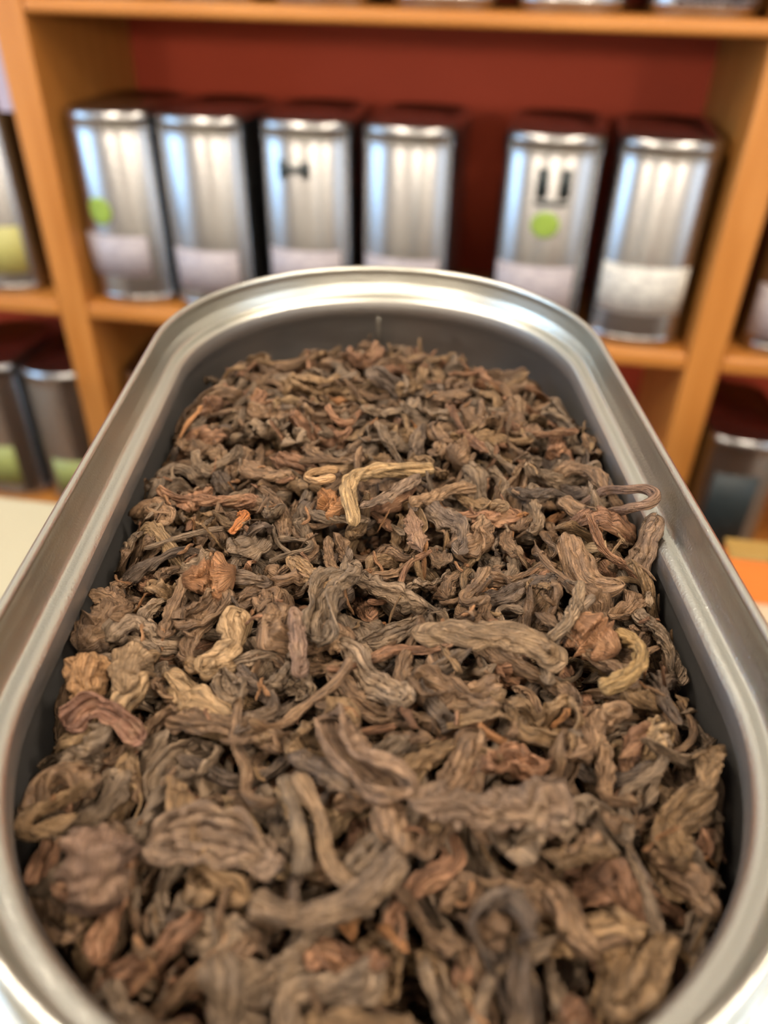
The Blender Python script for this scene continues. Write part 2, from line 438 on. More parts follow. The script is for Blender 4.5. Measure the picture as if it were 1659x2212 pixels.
tea_tin(0.2000, Z_MID, YT, R_(-3), 'silver tea tin with cream label touching the right-hand shelf upright',
        [lab(-64, 64, 0.052, 0.122, M_WHITE, 'cream paper label with grey print')], GM)
tea_tin(-0.860, Z_MID, YT, R_(2), 'silver tea tin with yellow label left of the left-hand upright',
        [lab(-60, 56, 0.036, 0.112, M_YELLOW, 'yellow paper label')], GM)
tea_tin(0.433, Z_MID, YT, R_(-3), 'silver tea tin with white label right of the right-hand upright',
        [lab(-75, 60, 0.026, 0.104, M_PINK)], GM)
GT = 'tins on the top board'
_top = [(-0.620, 'first'), (-0.446, 'second'), (-0.293, 'third'), (-0.128, 'fourth'), (0.035, 'fifth')]
for x, w in _top:
    tea_tin(x, Z_TOP, 1.170, R_(2), 'silver tea tin on the top board, %s from the left-hand upright' % w,
            [lab(-60, 55, 0.040, 0.105, M_PINK)], GT)
tea_tin(0.205, Z_TOP, 1.170, R_(-3), 'silver tea tin with black printed label on the top board',
        [lab(-34, 62, 0.012, 0.100, M_BLACK, 'black label with white print')], GT)
GL = 'tins on the lowest board in view'
tea_tin(-0.812, Z_LOW, YT, R_(3), 'silver tea tin with yellow-green label low beside the left-hand upright',
        [lab(-33, 66, 0.032, 0.104, M_YGREEN, 'yellow-green paper label')], GL)
tea_tin(-0.962, Z_LOW, YT, R_(2), 'silver tea tin with yellow-green label at the lower left picture edge',
        [lab(-45, 30, 0.034, 0.120, M_YGREEN, 'yellow-green paper label')], GL)
tea_tin(-0.620, Z_LOW, YT + 0.02, R_(1), 'silver tea tin mostly hidden behind the open tin, low beside left-hand upright',
        [lab(-60, 55, 0.040, 0.105, M_PINK)], GL)
tea_tin(0.415, Z_LOW, YT, R_(2), 'silver tea tin with dark label low beside the right-hand upright',
        [lab(-40, 25, 0.075, 0.225, M_INK, 'dark label')], GL)
# pale card fixed to the left-hand upright
card = box('paper_card', 0, 0.025, 0, 0.0015, 0.0, 0.175, M_CARD, None, 0.0)
card.location = (-0.7685, 1.1585, CAM_Z - 0.198)
tag(card, 'narrow pale lilac card fixed upright beside the left-hand shelf upright', 'card')

# ------------------------------------------------------------------ counter and the things on it
CT = CAM_Z - 0.40
counter = empty('shop_counter', (0, 0, 0))
tag(counter, 'cream shop counter that the open tea tin stands on', 'counter')
box('counter_top', -1.0, 0.9, -0.15, 0.507, CT - 0.03, CT, M_COUNTER, counter, 0.003)
box('counter_body', -0.96, 0.86, -0.11, 0.47, 0.0, CT - 0.03, M_COUNTER_SIDE, counter)
ob = empty('orange_box', (0.26, 0.495, CT))
tag(ob, 'flat orange box with ochre top on the counter behind the tin', 'box')
box('box_body', -0.075, 0.085, -0.010, 0.011, 0.0003, 0.041, M_ORANGE, ob, 0.001)
box('box_top', -0.076, 0.086, -0.0108, 0.0118, 0.041, 0.044, M_BROWNTOP, ob, 0.0008)

# ------------------------------------------------------------------ the open tin
HW, HL = 0.0591, 0.1204
STR = HL - HW
LIP = CAM_Z - 0.10
TIN_ROT = YAW + 0.02075
_c, _s = math.cos(YAW), math.sin(YAW)
TX, TY = -0.00108 * _c - 0.15045 * _s, -0.00108 * _s + 0.15045 * _c
HT = LIP - CT
tin = empty('open_tea_tin', (TX, TY, CT), TIN_ROT)
tag(tin, 'open oblong silver tin heaped with dark loose tea in the foreground', 'tin')
rim = [(0.0, -0.0014), (0.0007, -0.0004), (0.0018, 0.0),
       (0.0028, -0.0001), (0.0034, 0.0003), (0.0037, 0.0012), (0.00385, 0.0022), (0.0043, 0.0030), (0.00445, 0.0042), (0.0046, 0.0062), (0.0048, 0.0078),
       (0.0046, 0.0084), (0.0049, 0.0092), (0.0056, 0.0095), (0.0063, 0.0091), (0.0065, 0.0083), (0.0061, 0.0070), (0.0058, 0.0050), (0.0058, 0.0030),
       (0.0062, 0.0008), (0.0072, -0.0004), (0.0085, -0.0003), (0.0098, -0.0006), (0.0108, -0.0016), (0.0112, -0.0032), (0.0112, -0.0100)]
V, F = sweep([(d, HT + z) for d, z in rim], HW, STR, 160)
mesh_obj('rim', V, F, M_HERO, tin)
body = [(0.0112, -0.0100), (0.0112, -HT + 0.012), (0.0118, -HT + 0.010), (0.0112, -HT + 0.008), (0.0098, -HT), (0.001, -HT + 0.001)]
V, F = sweep([(d, HT + z) for d, z in body], HW, STR, 160, cap1=True)
mesh_obj('body', V, F, M_HERO, tin)
V, F = sweep([(d, HT + z) for d, z in [(0.0, -0.0014), (-0.0003, -0.0030), (0.0, -0.0060), (0.0010, -0.0072), (0.0026, -0.0085), (0.0030, -0.020), (0.0030, -HT + 0.004), (-0.004, -HT + 0.003)]], HW, STR, 160, cap1=True)
F = [q[::-1] for q in F]
mesh_obj('inner_wall', V, F, M_INNER, tin)
box('weld_seam', -0.0006, 0.0006, HL + 0.0022, HL + 0.0034, 0.03, HT - 0.009, M_HERO, tin, 0.0002)

# ------------------------------------------------------------------ the tea
rng0 = np.random.default_rng(20240)
def modes(rng, s, amp, kmax=3, base=0.5):
    r = np.zeros_like(s)
    for k in range(1, kmax + 1):
        r = r + amp / k * rng.uniform(-1, 1) * np.sin(2 * np.pi * (base * k * s + rng.uniform(0, 1)))
    return r
def profile(s, e1, e2):
    a = np.sqrt(np.clip(1 - (1 - np.clip(s / e1, 0, 1)) ** 2, 0, 1))
    b = np.sqrt(np.clip(1 - (1 - np.clip((1 - s) / e2, 0, 1)) ** 2, 0, 1))
    return np.maximum(a * b, 0.02)

def crumple(rng, s, t, n, m):
    """smooth random relief on an n x m lattice, periodic in t"""
    g = rng.normal(0, 1, (n + 1, m))
    a = s * n; i = np.clip(a.astype(int), 0, n - 1); fa = a - i; fa = (fa * fa * (3 - 2 * fa))[:, None]
    b = (t % 1.0) * m; j = b.astype(int) % m; k = (j + 1) % m; fb = b - np.floor(b); fb = (fb * fb * (3 - 2 * fb))[None, :]
    return (g[i][:, j] * (1 - fb) + g[i][:, k] * fb) * (1 - fa) + (g[i + 1][:, j] * (1 - fb) + g[i + 1][:, k] * fb) * fa

def leaf(seed, kind, L, W, A, S, path=None, roll=None):
    """a rolled, pleated tea leaf swept along a bent spine. returns verts (S,A,3) in mm, uv (S,A,2)"""
    rng = np.random.default_rng(seed)
    s = np.linspace(0, 1, S)
    if kind == 'stem': bend, lift = 0.9, 0.35
    elif kind == 'strand': bend, lift = 0.65, 0.35
    elif kind == 'sheet': bend, lift = 0.6, 0.4
    else: bend, lift = 0.5, 0.2
    yaw = modes(rng, s, bend, 3, 0.45); pit = modes(rng, s, lift, 3, 0.6)
    for k in range(int(rng.integers(0, 4))):                     # sharp kinks, as dried leaves break and fold
        yaw = yaw + rng.normal(0, .42) / (1 + np.exp(-(s - rng.uniform(.12, .88)) * rng.uniform(18, 45)))
        pit = pit + rng.normal(0, .22) / (1 + np.exp(-(s - rng.uniform(.12, .88)) * rng.uniform(18, 45)))
    if rng.random() < 0.13 and kind in ('stem', 'strand'):
        yaw = yaw + rng.choice([-1, 1]) * 2.4 / (1 + np.exp(-(s - rng.uniform(.3, .7)) * 16))
    if path is None:
        yaw -= yaw.mean(); pit -= pit.mean()
        T = np.stack([np.cos(yaw) * np.cos(pit), np.sin(yaw) * np.cos(pit), np.sin(pit)], -1)
        P = np.cumsum(T, 0) * L / (S - 1); P -= P.mean(0)
    else:
        pts = np.array(path, float); n = len(pts)
        t = np.concatenate([[0], np.cumsum(np.linalg.norm(np.diff(pts, axis=0), axis=1))]); t /= t[-1]
        # Catmull-Rom through the points
        m = np.gradient(pts, t, axis=0)
        k = np.clip(np.searchsorted(t, s, side='right') - 1, 0, n - 2)
        h = (t[k + 1] - t[k])[:, None]; x = ((s - t[k])[:, None]) / h
        P = (2 * x**3 - 3 * x**2 + 1) * pts[k] + (x**3 - 2 * x**2 + x) * h * m[k] + (-2 * x**3 + 3 * x**2) * pts[k + 1] + (x**3 - x**2) * h * m[k + 1]
        T = np.gradient(P, axis=0); L = np.linalg.norm(T, axis=1).sum()
        T /= np.linalg.norm(T, axis=1, keepdims=True)
    up = np.array([0, 0, 1.0])
    N = np.cross(up, T); N /= np.linalg.norm(N, axis=1, keepdims=True) + 1e-9
    B = np.cross(T, N)
    if roll is None:
        roll = rng.uniform(-np.pi, np.pi) if kind != 'sheet' else rng.uniform(-0.9, 0.9) + (np.pi if rng.random() < .35 else 0)
    rr = roll + modes(rng, s, 0.9 if kind in ('strand', 'sheet') else .4, 2, 0.5)
    N, B = N * np.cos(rr)[:, None] + B * np.sin(rr)[:, None], B * np.cos(rr)[:, None] - N * np.sin(rr)[:, None]
    wmod = 1 + modes(rng, s, 0.25, 4, 1.0)
    if kind == 'sheet':
        m = A // 2
        u = np.linspace(-1, 1, m)[None, :]
        ss = s[:, None]
        curl = rng.uniform(1.0, 2.9) * rng.choice([-1, 1]) + modes(rng, s, 0.9, 2)[:, None]
        k1 = rng.integers(3, 6)
        ph = rng.uniform(0, 6.28) + modes(rng, s, 1.4, 3)[:, None]
        phi = curl * u + rng.uniform(.75, 1.15) * np.sin(np.pi * k1 * u + ph) + 0.5 * np.sin(np.pi * (k1 * 2 + 1) * u + 2 * ph + modes(rng, s, 2.0, 5, 1.0)[:, None])
        cx = np.cumsum(np.cos(phi), 1); cy = np.cumsum(np.sin(phi), 1)
        cx -= cx.mean(1, keepdims=True); cy -= cy.mean(1, keepdims=True)
        wid = (cx.max(1) - cx.min(1)).mean()
        w = (profile(s, rng.uniform(.04, .22), rng.uniform(.04, .24)) * wmod)[:, None]
        sc = W * w / wid
        cx *= sc; cy *= sc * 0.9
        cr = crumple(rng, s, np.concatenate([u[0] * .25 + .25, (u[0] * .25 + .25)[::-1]]), 14, 18) * W * 0.07
        th = (0.42 + 0.05 * W) * (0.35 + 0.65 * (1 - np.abs(u) ** 5)) * np.minimum(1, w * 1.6)
        nx, ny = -np.sin(phi), np.cos(phi)
        X = np.concatenate([cx + nx * th / 2, (cx - nx * th / 2)[:, ::-1]], 1)
        Y = np.concatenate([cy + ny * th / 2, (cy - ny * th / 2)[:, ::-1]], 1) + cr
        rag = modes(rng, u[0], 0.9, 5, 0.8); rag = np.concatenate([rag, rag[::-1]])
        Tx = rag[None, :] * W * 0.32 * (2 * s - 1)[:, None]
        vcoord = np.concatenate([u[0], u[0][::-1]])[None, :] * W * 0.9 + np.zeros_like(X)
    else:
        th = np.linspace(0, 2 * np.pi, A, endpoint=False)[None, :]
        if kind == 'stem':
            n, amp, flat, tw, e = int(rng.integers(4, 7)), rng.uniform(.10, .22), rng.uniform(.7, 1), rng.uniform(-1, 1), (.03, .10)
        elif kind == 'strand':
            n, amp, flat, tw, e = int(rng.integers(5, 9)), rng.uniform(.32, .52), rng.uniform(.5, .85), rng.uniform(-3, 3), (.02, .16)
        elif kind == 'rope':
            n, amp, flat, tw, e = 5, .42, .85, 5.0, (.02, .07)
            wmod = 1 + (wmod - 1) * .4
        elif kind == 'nugget':
            n, amp, flat, tw, e = int(rng.integers(4, 7)), rng.uniform(.2, .32), rng.uniform(.7, .95), rng.uniform(-2, 2), (.38, .5)
        else:
            n, amp, flat, tw, e = int(rng.integers(4, 7)), rng.uniform(.2, .35), rng.uniform(.35, .7), rng.uniform(-.6, .6), (.04, .25)
        tt = th + 0.45 * np.sin(th + rng.uniform(0, 6.28)) + 0.25 * np.sin(2 * th + rng.uniform(0, 6.28))
        wob = (tw * s + modes(rng, s, 0.7, 4, 0.9))[:, None]
        crease = 1 - np.abs(np.sin(n * (tt + wob) / 2))
        A2 = amp * (1 + 0.5 * np.sin(th + rng.uniform(0, 6.28) + 3 * s[:, None]))
        rad = 1 - A2 * crease ** 1.4
        rad = rad + 0.10 * np.sin(2 * th + 9 * s[:, None] * rng.uniform(.3, 1) + rng.uniform(0, 6.28)) + 0.06 * np.sin(3 * th - 14 * s[:, None] + rng.uniform(0, 6.28))
        if kind == 'nugget':
            rad = rad + 0.14 * np.sin(3 * th + 7 * s[:, None] + rng.uniform(0, 6)) * np.sin(6 * s[:, None] + rng.uniform(0, 6))
        rad = rad + crumple(rng, s, th[0] / 6.28319, 18, 16) * {'stem': .09, 'strand': .15, 'rope': .10, 'nugget': .11, 'chip': .12}[kind]
        w = (profile(s, rng.uniform(*e), rng.uniform(*e)) * wmod)[:, None] * W / 2
        X = w * rad * np.cos(th); Y = w * rad * np.sin(th) * flat
        Tx = np.zeros_like(X)
        if kind in ('strand', 'chip'):
            Tx = (0.35 * W * np.sin(2 * th + rng.uniform(0, 6)) * (2 * s - 1)[:, None] ** 3)
        vcoord = th / 6.283 * W * 3 + np.zeros_like(X)
    V = P[:, None, :] + N[:, None, :] * X[..., None] + B[:, None, :] * Y[..., None] + T[:, None, :] * Tx[..., None]
    uv = np.stack([s[:, None] * L + np.zeros_like(vcoord) + seed % 97, vcoord + (seed % 31) * 3.1], -1)
    return V, uv, P

def leaf_faces(A, S):
    i = np.arange(S - 1)[:, None]; j = np.arange(A)[None, :]; k = (j + 1) % A
    return np.stack([i * A + j, i * A + k, (i + 1) * A + k, (i + 1) * A + j], -1).reshape(-1, 4)

def np_mesh(name, V, Fq, UV, tint):
    me = bpy.data.meshes.new(name)
    nv, nf = len(V), len(Fq)
    me.vertices.add(nv); me.vertices.foreach_set('co', V.astype(np.float32).ravel())
    me.loops.add(nf * 4); me.polygons.add(nf)
    me.loops.foreach_set('vertex_index', Fq.astype(np.int32).ravel())
    me.polygons.foreach_set('loop_start', np.arange(0, nf * 4, 4, dtype=np.int32))
    me.polygons.foreach_set('use_smooth', np.ones(nf, dtype=bool))
    me.update(calc_edges=True)
    ul = me.uv_layers.new(name='strand')
    ul.data.foreach_set('uv', UV[Fq.ravel()].astype(np.float32).ravel())
    ca = me.attributes.new('tint', 'FLOAT_COLOR', 'POINT')
    ca.data.foreach_set('color', tint.astype(np.float32).ravel())
    me.materials.append(M_LEAF)
    return me

# height field of the heap in the tin's own frame, millimetres, 1 mm cells, lip = 0
GX, GY = 128, 252
gu = np.arange(GX) - GX / 2 + 0.5; gv = np.arange(GY) - GY / 2 + 0.5
UU, VV = np.meshgrid(gu, gv, indexing='ij')
def inside(u, v):
    """signed distance to the inner wall, negative inside"""
    vv = np.maximum(np.abs(v) - STR * 1000, 0)
    return np.hypot(u, vv) - HW * 1000
SD = inside(UU, VV)
edge = np.clip(-SD / 42.0, 0, 1)
far = np.clip((VV - 30) / 85.0, 0, 1); far = far * far * (3 - 2 * far)
EZ = -13.0 - 16.0 * far
TARGET = EZ + (-6.0 - 7.0 * far - EZ) * (1 - (1 - edge) ** 2.0)
TARGET += 5.0 * np.exp(-((UU - 52) / 14) ** 2 - ((VV + 8) / 20) ** 2)
TARGET += 1.5 * np.sin(UU / 13.0 + 1) * np.sin(VV / 17.0)
BASE = TARGET - 17.0
H = BASE.copy(); H[SD > 2] = -60
TINTS = [('dark brown', (0.140, 0.080, 0.043), .33), ('grey-brown', (0.152, 0.101, 0.063), .25), ('ochre brown', (0.172, 0.101, 0.049), .15),
         ('reddish brown', (0.185, 0.090, 0.047), .15), ('blackish brown', (0.085, 0.056, 0.038), .06), ('amber', (0.27, 0.120, 0.046), .03), ('tan', (0.26, 0.162, 0.083), .04)]
TP = np.array([t[2] for t in TINTS]); TP /= TP.sum()
KW = {'strand': .38, 'sheet': .32, 'stem': .12, 'chip': .14, 'nugget': .04}
kn = list(KW); kp = np.array([KW[k] for k in kn]); kp /= kp.sum()
AL, SL = 20, 22                                # resolution of the mass
leaves = []
def blur(a):
    b = np.pad(a, 2, mode='edge')
    return sum(b[i:i + a.shape[0], j:j + a.shape[1]] for i in range(5) for j in range(5)) / 25.0
mask = SD < -1.5
cells = np.argwhere(mask)
Hs = blur(H)
for it in range(3200):
    if it % 25 == 0:
        Hs = blur(H)
        deficit = np.clip((TARGET - Hs)[mask], 0, None)
        if (deficit > 1.2).mean() < 0.05: break
        pw = deficit ** 1.5 + 1e-6; pw /= pw.sum()
        picks = rng0.choice(len(cells), 25, p=pw)
    cu, cv = cells[picks[it % 25]]
    u0, v0 = gu[cu], gv[cv]
    kind = kn[rng0.choice(len(kn), p=kp)]
    L, W = {'strand': (rng0.uniform(9, 24), rng0.uniform(2.4, 4.6)), 'sheet': (rng0.uniform(9, 21), rng0.uniform(3.4, 6.6)),
            'stem': (rng0.uniform(10, 26), rng0.uniform(1.2, 2.1)), 'chip': (rng0.uniform(5, 10), rng0.uniform(2.2, 4.2)),
            'nugget': (rng0.uniform(7, 11), rng0.uniform(5.5, 8.5))}[kind]
    tint = rng0.choice(len(TINTS), p=TP)
    if TINTS[tint][0] == 'amber' and kind in ('strand', 'sheet'):
        L *= .45; W *= .6
    shade = rng0.uniform(.78, 1.28)
    psi = rng0.uniform(0, 2 * np.pi)
    V, uv, P = leaf(it + 1, kind, L, W, AL, SL)
    ok = False
    for att in range(4):
        c, s_ = np.cos(psi), np.sin(psi)
        X = V[..., 0] * c - V[..., 1] * s_ + u0; Y = V[..., 0] * s_ + V[..., 1] * c + v0
        over = inside(X, Y).max() - 1.0
        if over <= 0: ok = True; break
        if att == 1:                            # lie along the wall
            vv = np.sign(v0) * max(abs(v0) - STR * 1000, 0); psi = np.arctan2(vv, u0) + np.pi / 2 + rng0.uniform(-.3, .3)
        vv = np.sign(v0) * max(abs(v0) - STR * 1000, 0); r = np.hypot(u0, vv) + 1e-6
        u0 -= u0 / r * (over + .1); v0 -= vv / r * (over + .1)
    if not ok: continue
    iu = np.clip((X + GX / 2).astype(int), 0, GX - 1); iv = np.clip((Y + GY / 2).astype(int), 0, GY - 1)
    # drape the spine over what lies below
    sx = np.linspace(-1, 1, SL)
    hs = Hs[iu, iv].mean(1)
    co = np.polyfit(sx, hs, 2)
    co[0] *= 0.7; co[1] *= 0.9
    co[1] += rng0.normal(0, 0.09) * L / 2
    Z = V[..., 2] + np.polyval([co[0], co[1], 0], sx)[:, None]
    gap = H[iu, iv] - Z
    off = np.percentile(gap, 87)
    Z = Z + off
    if Z.max() > TARGET[iu, iv].max() + 9: continue
    np.maximum.at(H, (iu.ravel(), iv.ravel()), Z.ravel())
    leaves.append(dict(seed=it + 1, kind=kind, L=L, W=W, psi=psi, u=u0, v=v0, co=(co[0], co[1]), off=off, tint=tint, shade=shade,
                       V=np.stack([X, Y, Z], -1), uv=uv))
print('leaves laid', len(leaves))
Hs = blur(H)

# the picked-out leaves one can recognise in the heap (coordinates in the tin's frame, mm)
SPECIAL = [
 ('rope', 3.7, [(13.3, 8.3), (4.2, 5.5), (-1.9, 2.6), (-6.0, -1.3), (-7.1, -7.3), (-6.2, -13.3), (-5.3, -16.3)], 3.0, (0.26, 0.19, 0.105), 'tan', 'tan ridged tea leaf bent like an elbow at the crown of the heap', None),
 ('stem', 2.2, [(-10.0, -4.2), (-14.0, -3.2), (-16.9, 0.9), (-16.8, 3.9), (-13.8, 6.8), (-9.8, 7.8)], 2.6, (0.28, 0.185, 0.10), 'tan', 'tan hook-shaped tea stem beside the elbow-shaped leaf', None),
 ('stem', 2.1, [(46.2, -3.4), (51.1, -3.5), (54.5, -7.5), (59.0, -10.1), (59.8, -11.9), (57.4, -14.6), (54.1, -13.4), (51, -8.2)], 0, (0.12, 0.08, 0.06), 'brown', 'looped brown tea stem reaching over the rim of the open tin', [-4, 0.5, 4, 5.5, 5.5, 5, 3, -2]),
 ('sheet', 6.0, [(59.0, -16.6), (57, -20.1), (54.0, -24.6)], 0, (0.12, 0.085, 0.06), 'brown', 'upright brown leaf tip against the right-hand rim', [2.5, -1.5, -6]),
 ('rope', 3.4, [(23.1, 3.1), (18.1, 2.2), (12.0, -2.7), (6.9, -6.6)], 1.6, (0.17, 0.115, 0.07), 'brown', 'slanting brown tea leaf just right of the elbow-shaped one', None),
 ('sheet', 4.4, [(9.2, 3.4), (5.0, -1.6), (0.9, -7.5), (-4.2, -12.4)], 2.0, (0.14, 0.105, 0.08), 'grey-brown', 'straight grey-brown leaf slanting under the elbow-shaped one', None),
 ('chip', 4.2, [(6.9, -9.6), (7.8, -15.6), (8.7, -20.6)], 1.6, (0.16, 0.105, 0.075), 'brown', 'short flat brown chip pointing towards the viewer below the heap crown', None),
 ('nugget', 9.0, [(-39.8, -32.0), (-34.6, -30.7), (-29.4, -30.8)], 0.5, (0.19, 0.10, 0.05), 'amber', 'rounded amber-brown lump of tea among thinner leaves', None),
 ('rope', 3.2, [(45.2, -44.4), (47.1, -48.4), (46.0, -54.4), (41.9, -58.3), (37.9, -59.2)], 1.6, (0.19, 0.135, 0.065), 'olive brown', 'olive brown C-shaped leaf near the right-hand wall', None),
 ('rope', 2.7, [(39.4, -35.3), (37.2, -41.2), (34.1, -46.2), (31.1, -48.1)], 1.8, (0.13, 0.10, 0.07), 'grey-brown', 'thin grey-brown bow-shaped leaf right of the middle', None),
 ('sheet', 8.0, [(-4.5, -33.3), (-9.7, -37.3), (-10.8, -43.2), (-10.9, -50.2)], 1.5, (0.115, 0.09, 0.066), 'grey-brown', 'broad pleated grey-brown leaf arching down in the middle of the heap', None),
 ('strand', 5.4, [(7.1, -47.6), (15.1, -48.8), (24.1, -49.0), (32.0, -52.6)], 1.2, (0.13, 0.095, 0.062), 'brown', 'long pleated brown leaf lying crosswise right of the middle', None),
 ('sheet', 7.0, [(-8.4, -68.3), (-5.5, -75.4), (-1.6, -80.4), (4.3, -84.0)], 1.6, (0.14, 0.098, 0.07), 'brown', 'fan-shaped brown leaf curling towards the near end', None),
 ('strand', 6.0, [(5.3, -85.2), (12.3, -85.7), (18.3, -85.8), (25.3, -85.0)], 1.8, (0.125, 0.090, 0.066), 'brown', 'wide folded brown leaf lying crosswise near the viewer', None),
 ('stem', 2.4, [(-13.0, -79.0), (-8.9, -85.3), (-7.8, -90.3), (-3.7, -95.2)], 2.8, (0.16, 0.115, 0.075), 'brown', 'thin wavy brown stem crossing a straight one near the viewer', None),
 ('stem', 2.4, [(-14.8, -78.2), (-11.9, -87.2), (-10.8, -93.2)], 2.0, (0.12, 0.095, 0.07), 'grey-brown', 'straight thin grey-brown stem crossing the wavy one', None),
 ('rope', 4.0, [(-17.5, -97.0), (-10.9, -98.4), (-4.9, -97.4), (2.8, -93.0)], 2.6, (0.115, 0.085, 0.06), 'brown', 'long sagging brown leaf crosswise at the near end', None),
 ('sheet', 8.0, [(-32.8, -88.8), (-26.8, -87.9), (-20.8, -89.0), (-15.0, -92.1)], 2.0, (0.13, 0.095, 0.07), 'brown', 'broad crinkled brown leaf with curled edge left of the near stems', None),
 ('sheet', 5.0, [(-52.6, -65.5), (-49.2, -63.4), (-44.3, -65.5), (-38.6, -70.2)], 1.5, (0.15, 0.085, 0.062), 'reddish brown', 'reddish brown bird-shaped leaf by the left-hand wall', None),
 ('nugget', 7.5, [(-52.6, -51.6), (-51.6, -56.3), (-50.0, -61.4)], 0.5, (0.20, 0.12, 0.06), 'amber', 'knobbly amber lump of tea against the left-hand wall', None),
 ('nugget', 7.0, [(-44.6, -49.8), (-44.6, -55.5), (-43.6, -61.0)], 0.5, (0.16, 0.115, 0.072), 'brown', 'knobbly brown lump of tea beside the amber lump', None),
 ('chip', 2.2, [(-30.2, -13.8), (-28.6, -18.0), (-30.6, -23.0)], 1.6, (0.27, 0.105, 0.032), 'orange', 'small bent orange chip left of the heap crown', None),
 ('chip', 3.0, [(-15.9, -45.5), (-15.0, -51.2), (-14.1, -56.2)], 1.6, (0.125, 0.085, 0.066), 'brown', 'straight square-ended brown twig piece in the middle of the heap', None),
 ('nugget', 8.5, [(36.5, -43.5), (40.0, -46.5), (43.0, -51.0)], 0.3, (0.18, 0.10, 0.055), 'reddish brown', 'smooth reddish brown lump inside the C-shaped leaf', None),
 ('nugget', 10.5, [(-41.0, -86.0), (-40.0, -91.0), (-38.5, -96.5)], 0.2, (0.14, 0.095, 0.072), 'brown', 'large crumpled brown lump by the near left-hand wall', None),
]
special = []
for q, (kind, W, xy, dz, tint, tname, label, zs) in enumerate(SPECIAL):
    pts = []
    for i, (u, v) in enumerate(xy):
        iu, iv = int(u + GX / 2), int(v + GY / 2)
        z = (Hs[max(iu - 2, 0):iu + 3, max(iv - 2, 0):iv + 3].max() + dz + W * 0.1) if zs is None else zs[i]
        pts.append((u, v, z))
    if zs is None:                               # a leaf is stiff: smooth its height along the way
        z = np.array([p[2] for p in pts]); x = np.linspace(-1, 1, len(z))
        z2 = np.polyval(np.polyfit(x, z, min(2, len(z) - 1)), x) * .8 + z * .2
        pts = [(p[0], p[1], zz) for p, zz in zip(pts, z2)]
    V, uv, P = leaf(9000 + q, kind, 20, W * (.85 if kind == 'sheet' else 1), 52, 64, path=pts, roll=0.3 if kind == 'sheet' else 0.0)
    special.append(dict(V=V, uv=uv, tint=tuple(c * k for c, k in zip(tint, (1.42, 1.22, 1.04))), label=label, A=52, S=64))

# which leaves show largest from the counter's customer side: small depth buffer
ct, st_ = math.cos(TIN_ROT), math.sin(TIN_ROT)
def to_world(V):
    u, v, z = V[..., 0] / 1000, V[..., 1] / 1000, V[..., 2] / 1000
    return np.stack([TX + ct * u - st_ * v, TY + st_ * u + ct * v, LIP + z], -1)
def screen(Pw):
    d = Pw - np.array([0, 0, CAM_Z]); dep = d @ CF
    return 829.5 + FPX * (d @ CR) / dep, 1106 - FPX * (d @ CU) / dep, dep
bw, bh = 208, 277
zb = np.full((bh + 1, bw + 1), 9.0); ib = np.full((bh + 1, bw + 1), -1)
allv = [l['V'].reshape(-1, 3) for l in leaves] + [l['V'].reshape(-1, 3) for l in special]
ids = np.concatenate([np.full(len(a), i) for i, a in enumerate(allv)])
px, py, dep = screen(to_world(np.concatenate(allv)))
ix, iy = (px / 8).astype(int), (py / 8).astype(int)
okm = (ix >= 0) & (ix < bw) & (iy >= 0) & (iy < bh)
order = np.argsort(-dep[okm])
ib[iy[okm][order], ix[okm][order]] = ids[okm][order]
count = np.bincount(ib[ib >= 0].ravel(), minlength=len(allv))
N_SINGLE = 300 - len(special)
rank = [i for i in np.argsort(-count[:len(leaves)])][:N_SINGLE]
single = set(int(i) for i in rank)

def place_leaf(name, V, uv, A, S, tint):
    Vw = to_world(V).reshape(-1, 3); cen = Vw.mean(0)
    col = np.ones((len(Vw), 4)); col[:, :3] = tint
    me = np_mesh(name, Vw - cen, leaf_faces(A, S), uv.reshape(-1, 2), col)
    o = bpy.data.objects.new(name, me); COL.objects.link(o); o.location = cen
    return o
GROUP = 'loose tea leaves in the open tin'
for l in special:
    o = place_leaf('tea_leaf', l['V'], l['uv'], l['A'], l['S'], np.array(l['tint']))
    tag(o, l['label'], 'tea leaf', GROUP)
AH, SHR = 46, 48
def words(l):
    t = TINTS[l['tint']][0]
    k = {'strand': 'twisted leaf', 'sheet': 'pleated leaf', 'stem': 'thin stem', 'chip': 'broken chip', 'nugget': 'lump'}[l['kind']]
    size = 'long ' if l['L'] > 19 else ('short ' if l['L'] < 12 else '')
    a = abs(((l['psi'] + np.pi / 2) % np.pi) - np.pi / 2)
    lie = 'lying crosswise' if a < .5 else ('lying lengthwise' if a > 1.07 else ('slanting one way' if math.sin(2 * l['psi']) > 0 else 'slanting the other way'))
    lie = {'slanting one way': 'tilted rightward', 'slanting the other way': 'tilted leftward'}.get(lie, lie)
    row = ['at the near end', 'in the near half', 'in the middle', 'in the far half', 'at the far end'][int(np.digitize(l['v'], [-88, -45, -5, 45]))]
    col = ['by the left wall', 'left of centre', 'at centre', 'right of centre', 'by the right wall'][int(np.digitize(l['u'], [-38, -13, 13, 38]))]
    return '%s%s tea %s %s, %s %s' % (size, t, k, lie, col, row)
same = {}
for i in sorted(single, key=lambda i: leaves[i]['v']):
    same.setdefault(words(leaves[i]), []).append(i)
LABEL = {}
for w, lst in same.items():
    for q, i in enumerate(lst):
        LABEL[i] = w if len(lst) == 1 else ('nearer ' if q == 0 else 'farther ') + w.replace('lying ', '') if len(lst) == 2 else \
            ['nearest ', 'second ', 'third ', 'fourth ', 'fifth '][min(q, 4)] + w.replace('lying ', '')
mv, mf, mu, mt, base = [], [], [], [], 0
fq = leaf_faces(AL, SL)
